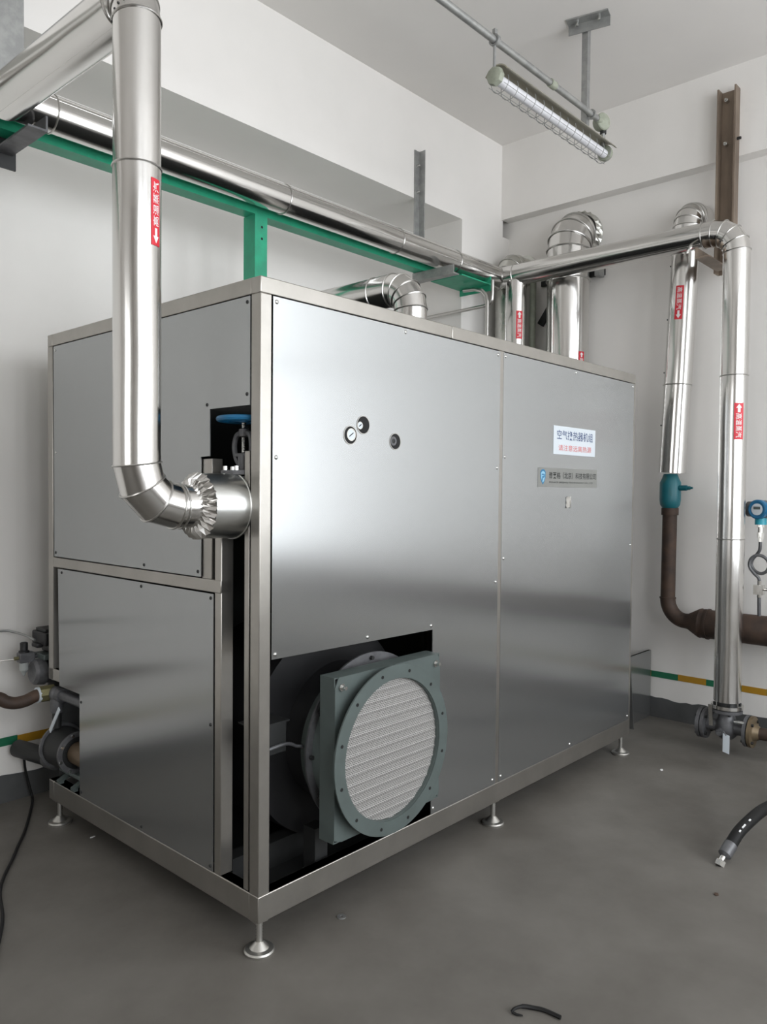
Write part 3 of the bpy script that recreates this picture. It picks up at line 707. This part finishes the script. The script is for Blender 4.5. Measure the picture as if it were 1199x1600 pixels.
part('pigtail_siphon', g().tube(spline([
    (tx, ty, .985), (tx-.004, ty+.006, 1.005), (tx-.008, ty+.030, 1.030), (tx-.012, ty+.052, 1.065), (tx-.012, ty+.050, 1.105), (tx-.010, ty+.024, 1.132),
    (tx-.006, ty-.010, 1.134), (tx-.002, ty-.040, 1.112), (tx+.002, ty-.050, 1.078), (tx+.006, ty-.036, 1.044), (tx+.010, ty-.004, 1.028), (tx+.012, ty+.030, 1.042),
    (tx+.012, ty+.050, 1.075), (tx+.012, ty+.044, 1.108), (tx+.010, ty+.020, 1.140), (tx+.004, ty+.004, 1.165), (tx, ty, 1.20), (tx, ty, 1.215)], 5), .0095, 10), MCAST, pt)
part('fittings', g().cyl((tx, ty, 1.215), (tx, ty, 1.24), .014, n=6).cyl((tx, ty, 1.24), (tx, ty, 1.27), .019, n=6).cyl((tx, ty, 1.27), (tx, ty, 1.30), .015, n=12).cyl((tx, ty, 1.30), (tx, ty, 1.318), .02, n=6), MCHROME, pt)
part('collar', g().cyl((tx, ty, 1.315), (tx, ty, 1.355), .032, n=20), MCYAN, pt)
hd_ = V((-1, .25, 0)).normalized()
part('housing', g().cyl(V((tx, ty-.01, 1.405))+V((.02, .085, 0)), V((tx, ty-.01, 1.405))-V((.02, .085, 0)), .045, n=24).cyl(V((tx, ty-.01, 1.405))+hd_*.03, V((tx, ty-.01, 1.405))-hd_*.05, .052, n=28), MCAST, pt)
part('dial_bezel', g().lathe(V((tx, ty-.01, 1.405))+hd_*.03, hd_, [(0, .056), (.03, .056), (.034, .048), (.030, .040)], 32), MBLUE, pt)
fc = V((tx, ty-.01, 1.405))+hd_*.0605
part('display', g().cyl(fc, fc+hd_*.002, .034, n=28), MSIGN, pt)
part('display_screen', g().obox(fc+hd_*.003+V((0, 0, .008)), hd_*.001, hd_.cross(V((0, 0, 1)))*.02, (0, 0, .008)), MFANF, pt)
part('red_cap', g().cyl(V((tx-.0, ty-.01, 1.405))+V((.02, .085, 0)), V((tx, ty-.01, 1.405))+V((.024, .10, 0)), .024, n=14), MREDP, pt)

# ------------------------------------------------------------------ thin tubes and brace behind the cabinet
tb = thing('thin_condensate_tube', 'thin bent steel tube above the cabinet beside the green cross beam', 'tube', (2.85, 1.2, 2.75))
part('tube', g().tube([(2.872, 1.84, 2.752), (2.870, 1.68, 2.752), (2.842, 1.16, 2.752), (2.840, 1.125, 2.755), (2.839, 1.10, 2.768), (2.838, 1.088, 2.79), (2.838, 1.086, 2.83), (2.838, 1.086, 2.915)], .0125, 12), MSEAM, tb)
tb2 = thing('bent_condensate_tube', 'thin arched steel tube descending behind the cabinet roof near the wall corner', 'tube', (2.86, 1.2, 2.2))
part('tube', g().tube([(2.80, 1.10, 1.5), (2.80, 1.10, 2.76), (2.797, 1.11, 2.81), (2.79, 1.14, 2.845), (2.78, 1.19, 2.86), (2.775, 1.28, 2.865)], .014, 12), MSEAM, tb2)
solo('white_conduit', g().cyl((3.42, 1.13, 1.2), (3.42, 1.13, 3.02), .024, n=16), MLAMPH, 'pale vertical conduit on the right wall between two jacketed pipes', 'conduit')
wb = thing('wall_brace', 'dark steel bracket with diagonal brace behind the widest jacketed pipe', 'bracket', (3.4, 1.0, 2.7))
part('back_leg', g().box(3.480, 3.498, .60, 1.10, 3.00, 3.05), MDARK, wb)
part('diagonal', g().obox((3.48, 1.0, 2.86), (0, .10, -.14), (0, .02, .014), (.012, 0, 0)), MDARK, wb)
part('plate', g().box(3.40, 3.479, .600, .632, 2.98, 3.05), MGALV, wb)

# stainless closure box against the right wall behind the cabinet end
solo('sheet_metal_screen', g().box(2.76, 3.494, .222, .242, 0.0, .445), MPANEL, 'low upright polished metal sheet between the cabinet end and the right wall', 'panel', bevel=.004)

# ------------------------------------------------------------------ blower inside the opening
fc = (.52, .575)
fn = thing('blower_fan', 'grey-green round fan inlet with pale filter screen poking out of the front opening', 'fan', (.52, .2, .198))
pl = MB().prism([(.262, .300), (.832, .300), (.832, .868), (.262, .868)], 'y', -.070, -.066)
# square plate with round hole: build as ring of quads
def plate_hole(x0, x1, z0, z1, cx, cz, r, y0, y1, n=64):
    mb = MB(); vs = []; 
    for y in (y0, y1):
        for i in range(n):
            a = 2*math.pi*i/n; c, s = math.cos(a), math.sin(a)
            t = min((x1-cx)/c if c > 1e-9 else 1e9, (x0-cx)/c if c < -1e-9 else 1e9, (z1-cz)/s if s > 1e-9 else 1e9, (z0-cz)/s if s < -1e-9 else 1e9)
            vs.append((cx+c*t, y, cz+s*t)); vs.append((cx+c*r, y, cz+s*r))
    fs = []
    for i in range(n):
        j = (i+1) % n
        fs += [(2*i, 2*i+1, 2*j+1, 2*j), (2*n+2*i, 2*n+2*j, 2*n+2*j+1, 2*n+2*i+1), (2*i, 2*j, 2*n+2*j, 2*n+2*i), (2*i+1, 2*n+2*i+1, 2*n+2*j+1, 2*j+1)]
    return mb.add(vs, fs)
px0, px1, pz0, pz1 = .262, .828, .304, .868
part('square_plate', plate_hole(px0, px1, pz0, pz1, .52, .575, .262, -.075, -.071), MFANF, fn, smooth=False)
part('plate_flange', g().box(px0, px1, -.0708, -.002, pz1-.004, pz1), MFANF, fn)
part('plate_flange', g().box(px0, px0+.004, -.0708, -.002, pz0, pz1-.0045), MFANF, fn)
part('plate_flange', g().box(px1-.004, px1, -.0708, -.012, pz0, pz1-.0045), MFANF, fn)
part('plate_flange', g().box(px0+.005, px1-.005, -.0708, -.002, pz0, pz0+.004), MFANF, fn)
for x in (px0+.03, px1-.03): part('corner_bolt', g().cyl((x, -.076, pz1-.035), (x, -.080, pz1-.035), .013, n=20).cyl((x, -.080, pz1-.035), (x, -.098, pz1-.035), .007, n=8), MSCREW, fn)
FX, FZ = .522, .578
part('flange_ring', g().ring((FX, -.112, FZ), (0, -1, 0), .302, .252, .006, 72), MFANF, fn)
part('inlet_collar', g().ring((FX, .10, FZ), (0, -1, 0), .256, .250, .212, 64), MFANF, fn)
for i in range(12):
    a = 2*math.pi*(i+.5)/12; p = V((FX+.278*math.cos(a), -.1185, FZ+.278*math.sin(a)))
    part('bolt_hole_disc', g().cyl(p, p+V((0, -.0008, 0)), .0062, n=10), MHOLE, fn)  # no hole cut: black disc painting in the dark of one
# pleated filter screen
vs = []; fs = []; nr = 60; nc = 14
for j in range(nr+1):
    z = -.2505+.501*j/nr; hw = math.sqrt(max(.2505**2-z*z, 1e-6))
    for i in range(nc+1):
        vs.append((FX-hw+2*hw*i/nc, -.098-(.0025 if j % 4 == 0 else 0)+random.uniform(-.0004, .0004), FZ+z))
for j in range(nr):
    for i in range(nc): fs.append((j*(nc+1)+i, j*(nc+1)+i+1, (j+1)*(nc+1)+i+1, (j+1)*(nc+1)+i))
part('filter_screen', g().add(vs, fs), MFILTER, fn, label='pale pleated wire filter screen', smooth=False)
part('rear_flange', g().ring((.56, .05, .575), (0, -1, 0), .320, .250, .008, 64), MCAST, fn)
bolts(fn, (.56, .042, .575), (0, -1, 0), .30, 12, .008, .012, m=MDARK)
part('inlet_duct', g().lathe((.56, .055, .575), (0, 1, 0), [(0, .262), (.164, .262)], 48, False), MBLACK, fn)  # black here paints the dark inside the opening
vol = []
for i in range(60):
    a = 2*math.pi*i/60; r = .36+.10*i/60; vol.append((.55+r*math.cos(a), .60+r*math.sin(a)*.98))
vol = [(min(max(x, .07), 1.2), min(max(z, .215), 1.25)) for x, z in vol]
part('scroll_casing', g().prism(vol, 'y', .22, .62), MBLACK, fn)  # casing coloured black to paint in the shade of the cabinet interior
part('mount_bracket', g().box(.07, .215, .10, .20, .70, .706).box(.07, .198, .10, .104, .60, .70), MDARK, fn)  # dark colour stands for interior shade on the bracket
part('cable', g().tube(spline([(.10, .09, .625), (.19, .09, .628), (.235, .09, .61), (.268, .09, .598), (.28, .09, .57)], 5), .006, 8), MCAST, fn)
part('base_rail', g().box(.08, 1.1, .24, .30, .124, .215), MDARK, fn)
part('support_foot', g().box(.30, .36, .06, .12, .125, .304), MDARK, fn)
part('support_foot', g().box(.70, .76, .06, .12, .125, .304), MDARK, fn)

# ------------------------------------------------------------------ equipment at the left rear corner
ac = thing('actuated_valve', 'black valve actuator above a grey rounded gearbox at the cabinet rear edge', 'valve', (.06, 1.6, .7))
part('actuator', g().box(.02, .19, 1.56, 1.70, .775, .835).box(.0, .03, 1.60, 1.66, .765, .785).box(.06, .19, 1.57, 1.69, .735, .775), MBLACK, ac, bevel=.006)
part('actuator_top', g().box(.03, .19, 1.58, 1.68, .835, .850).cyl((.10, 1.62, .85), (.10, 1.62, .885), .03), MDARK, ac, bevel=.003)
part('gearbox', g().lathe((-.015, 1.62, .655), (1, 0, -.05), [(0, .045), (.012, .058), (.05, .062), (.058, .055), (.17, .055)], 20), MCAST, ac)
part('gearbox_top', g().box(.02, .15, 1.57, 1.68, .71, .735), MFANF, ac, bevel=.004)
part('valve_stem', g().cyl((.09, 1.62, .57), (.09, 1.62, .65), .03), MDARK, ac)
rg = thing('air_regulator', 'small grey air filter regulator with black knob beside the wall at left', 'regulator', (-.04, 1.65, .7))
ry = 1.65
part('knob', g().lathe((-.037, ry, .745), (0, 0, 1), [(0, .023), (.008, .023), (.01, .017), (.044, .017), (.047, .012)], 20), MBLACK, rg)
part('body', g().box(-.062, .005, ry-.022, ry+.022, .700, .745), MCAST, rg, bevel=.003)
part('bowl', g().lathe((-.038, ry, .70), (0, 0, -1), [(0, .020), (.035, .0195), (.045, .012), (.062, .004)], 18), MGLASS, rg)
part('fitting', g().cyl((-.062, ry, .722), (-.080, ry, .722), .008, n=10), MBRASS, rg)
part('mount_strap', g().cyl((.005, ry, .722), (.03, ry, .722), .012, n=12), MCAST, rg)
solo('air_hose', g().tube(spline([(-.6, 1.80, .80), (-.3, 1.80, .835), (-.08, 1.80, .829), (-.03, 1.78, .820), (.0, 1.72, .808), (.012, 1.65, .795)], 8), .0055, 8), MGALV, 'thin grey air hose curving left from the black actuator', 'hose')
solo('air_rod', g().cyl((-.6, 1.80, .700), (-.078, 1.66, .717), .003, n=8), MCHROME, 'very thin bright air line entering the small regulator from the left', 'tube')
dp = thing('drain_pipe', 'dark threaded water pipe with olive union along the cabinet side near the wall', 'pipe', (0, 1.5, .57))
part('pipe_run', g().tube(spline([(-.62, 1.55, .60), (-.30, 1.55, .595), (-.20, 1.54, .588), (-.165, 1.53, .566), (-.13, 1.52, .556), (-.09, 1.51, .560), (-.055, 1.50, .575), (-.04, 1.50, .578)], 6), .027, 16), MRUST, dp)
part('union_ring', g().cyl((-.045, 1.50, .578), (-.033, 1.50, .578), .034, n=18), MSIGN, dp, label='white taped thread ring')
part('union', g().cyl((-.033, 1.50, .579), (.028, 1.49, .580), .036, n=8), MBRASS, dp)
part('tee', g().cyl((.02, 1.49, .580), (.028, 1.40, .580), .030, n=16).cyl((.022, 1.45, .58), (.022, 1.45, .50), .028, n=16).ball((.022, 1.45, .58), .034), MCAST, dp)
part('side_pipe', g().cyl((.026, 1.40, .582), (.026, 1.10, .582), .021, n=16), MCAST, dp)
part('drop_leg', g().cyl((.022, 1.45, .50), (.022, 1.45, .43), .020, n=16), MDARK, dp)
bp = thing('circulation_pump', 'dark pump with bronze motor shell in the open lower corner of cabinet', 'pump', (.16, 1.3, .2))
pcx, pcz = .052, .342
part('front_flange', g().ring((pcx, 1.325, pcz), (0, -1, 0), .090, .07, .012, 40), MCAST, bp)
part('rear_flange', g().ring((pcx-.004, 1.468, pcz), (0, -1, 0), .100, .07, .012, 40), MCAST, bp)
part('pump_body', g().lathe((pcx-.005, 1.455, pcz), (0, -1, 0), [(0, .088), (.05, .088), (.13, .078)], 32), MDARK, bp)
part('motor_shell', g().lathe((pcx, 1.312, pcz), (0, -1, 0), [(0, .049), (.108, .049), (.115, .04)], 32), MMOTOR, bp)
bolts(bp, (pcx, 1.313, pcz), (0, -1, 0), .082, 8, .007, .008, .3)
part('strap', g().obox((-.025, 1.37, .490), (0, -.045, .058), (.002, 0, 0), (0, .006, .006)), MSIGN, bp, label='pale metal strap')
part('pump_base', g().box(.03, .12, 1.12, 1.45, .236, .254), MFANF, bp, bevel=.004)
for y in (1.40, 1.27): part('foot_bracket', g().obox((.05, y, .226), (.050, .012, .018), (0, .014, 0), (-.003, 0, .005)).box(.0, .02, y-.022, y+.006, .199, .212), MFANF, bp)
part('discharge', g().cyl((.07, 1.47, .25), (.07, 1.42, .27), .035, n=16), MCAST, bp)
sp = thing('floor_drain_pipe', 'short dark open-ended pipe pointing at the wall near the striped band', 'pipe', (0, 1.6, .25))
part('pipe_stub', g().cyl((-.005, 1.80, .262), (.05, 1.52, .262), .040, n=24), MDARK, sp)
part('bore_disc', g().cyl((-.0052, 1.801, .262), (-.006, 1.806, .262), .034, n=24), MHOLE, sp)  # black disc painting the dark of the open pipe end
part('collar', g().cyl((.04, 1.57, .262), (.052, 1.51, .262), .046, n=24), MCAST, sp)
solo('floor_cable', g().tube(spline([(.015, 1.78, .225), (.03, 1.80, .15), (.05, 1.80, .06), (.055, 1.78, .008), (-.025, 1.622, .0065), (-.127, 1.441, .0065), (-.20, 1.33, .0065), (-.257, 1.239, .0065), (-.345, 1.107, .0065), (-.402, .996, .0065), (-.47, .80, .0065), (-.60, .55, .0065)], 6), .0062, 8), MRUB, 'dark cable trailing across the floor from the wall at left', 'cable')

# ------------------------------------------------------------------ loose things on the floor
hs = thing('hydraulic_hose', 'black rubber hose with steel hex end fitting resting on the floor at right', 'hose', (1.75, -.88, 0))
hp = spline([(1.735, -.872, .056), (1.80, -.885, .098), (1.90, -.90, .122), (2.03, -.91, .128), (2.20, -.92, .110), (2.40, -.93, .07), (2.60, -.94, .032), (2.9, -.98, .028)], 7)
part('rubber_tube', g().tube(hp, .0245, 16), MRUB, hs)
d = (V((1.735, -.872, .056))-V((1.80, -.885, .098))).normalized()
p = V((1.735, -.872, .056))
part('crimp_sleeve', g().lathe(p-d*.012, d, [(0, .027), (.055, .026), (.062, .018), (.066, .014)], 16), MCAST, hs)
part('bent_neck', g().tube([p+d*.05, p+d*.068, p+d*.078+V((0, 0, -.004))], .0115, 12), MCHROME, hs)
q = p+d*.072; dd = (d+V((0, 0, -.5))).normalized()
part('hex_nut', g().lathe(q, dd, [(0, .017), (.004, .0205), (.024, .0205), (.026, .013)], 6), MCHROME, hs)
part('nut_bore_disc', g().cyl(q+dd*.0262, q+dd*.0272, .012, n=16), MHOLE, hs)  # black disc as the dark inside the nut
for i, k in enumerate((6, 8, 9, 12)):
    part('hose_print', g().obox(hp[k]+V((-.006, -.0135, .0205)), (hp[k+1]-hp[k])*.4, (0, .003, .0012), (0, -.0004, .0012)), MWHITE, hs)
wr = solo('scrap_strip', g().tube(spline([(.334, -.735, .006), (.345, -.738, .012), (.372, -.748, .010), (.392, -.770, .006), (.405, -.800, .006), (.41, -.85, .006)], 4), [.0045]*8+[.006]*13, 6), MRUB, 'dark bent strip of scrap lying on the floor at the bottom edge', 'scrap')
part('hooked_tip', g().tube([(.335, -.736, .006), (.337, -.752, .005), (.346, -.765, .004)], [.004, .0035, .002], 6), MRUB, wr)
ws = thing('loose_washer', 'small round washer lying on the floor below the front edge of the cabinet', 'washer', (.318, .068-.0, 0))
ws.location = (.355, -.02, 0)
part('washer_disc', g().ring((.355, -.02, .0005), (0, 0, 1), .016, .006, .0035, 20), MGALV, ws)

# small debris
for x, y, a, b, m, lab in ((.06, 1.20, .012, .004, MWHITE, 'tiny pale splinter on the floor near the left rear foot'),
        (2.55, -.25, .012, .008, MWHITE, 'small pale paint chip on the floor right of the cabinet'),
        (1.42, -.93, .012, .009, MRUST, 'small dark chip on the floor below the hose end fitting')):
    solo('floor_chip', g().prism([(x-a, y-b*.3), (x-a*.2, y-b), (x+a, y-b*.2), (x+a*.5, y+b), (x-a*.6, y+b*.7)], 'z', .0005, .0035), m, lab, 'debris', smooth=False)
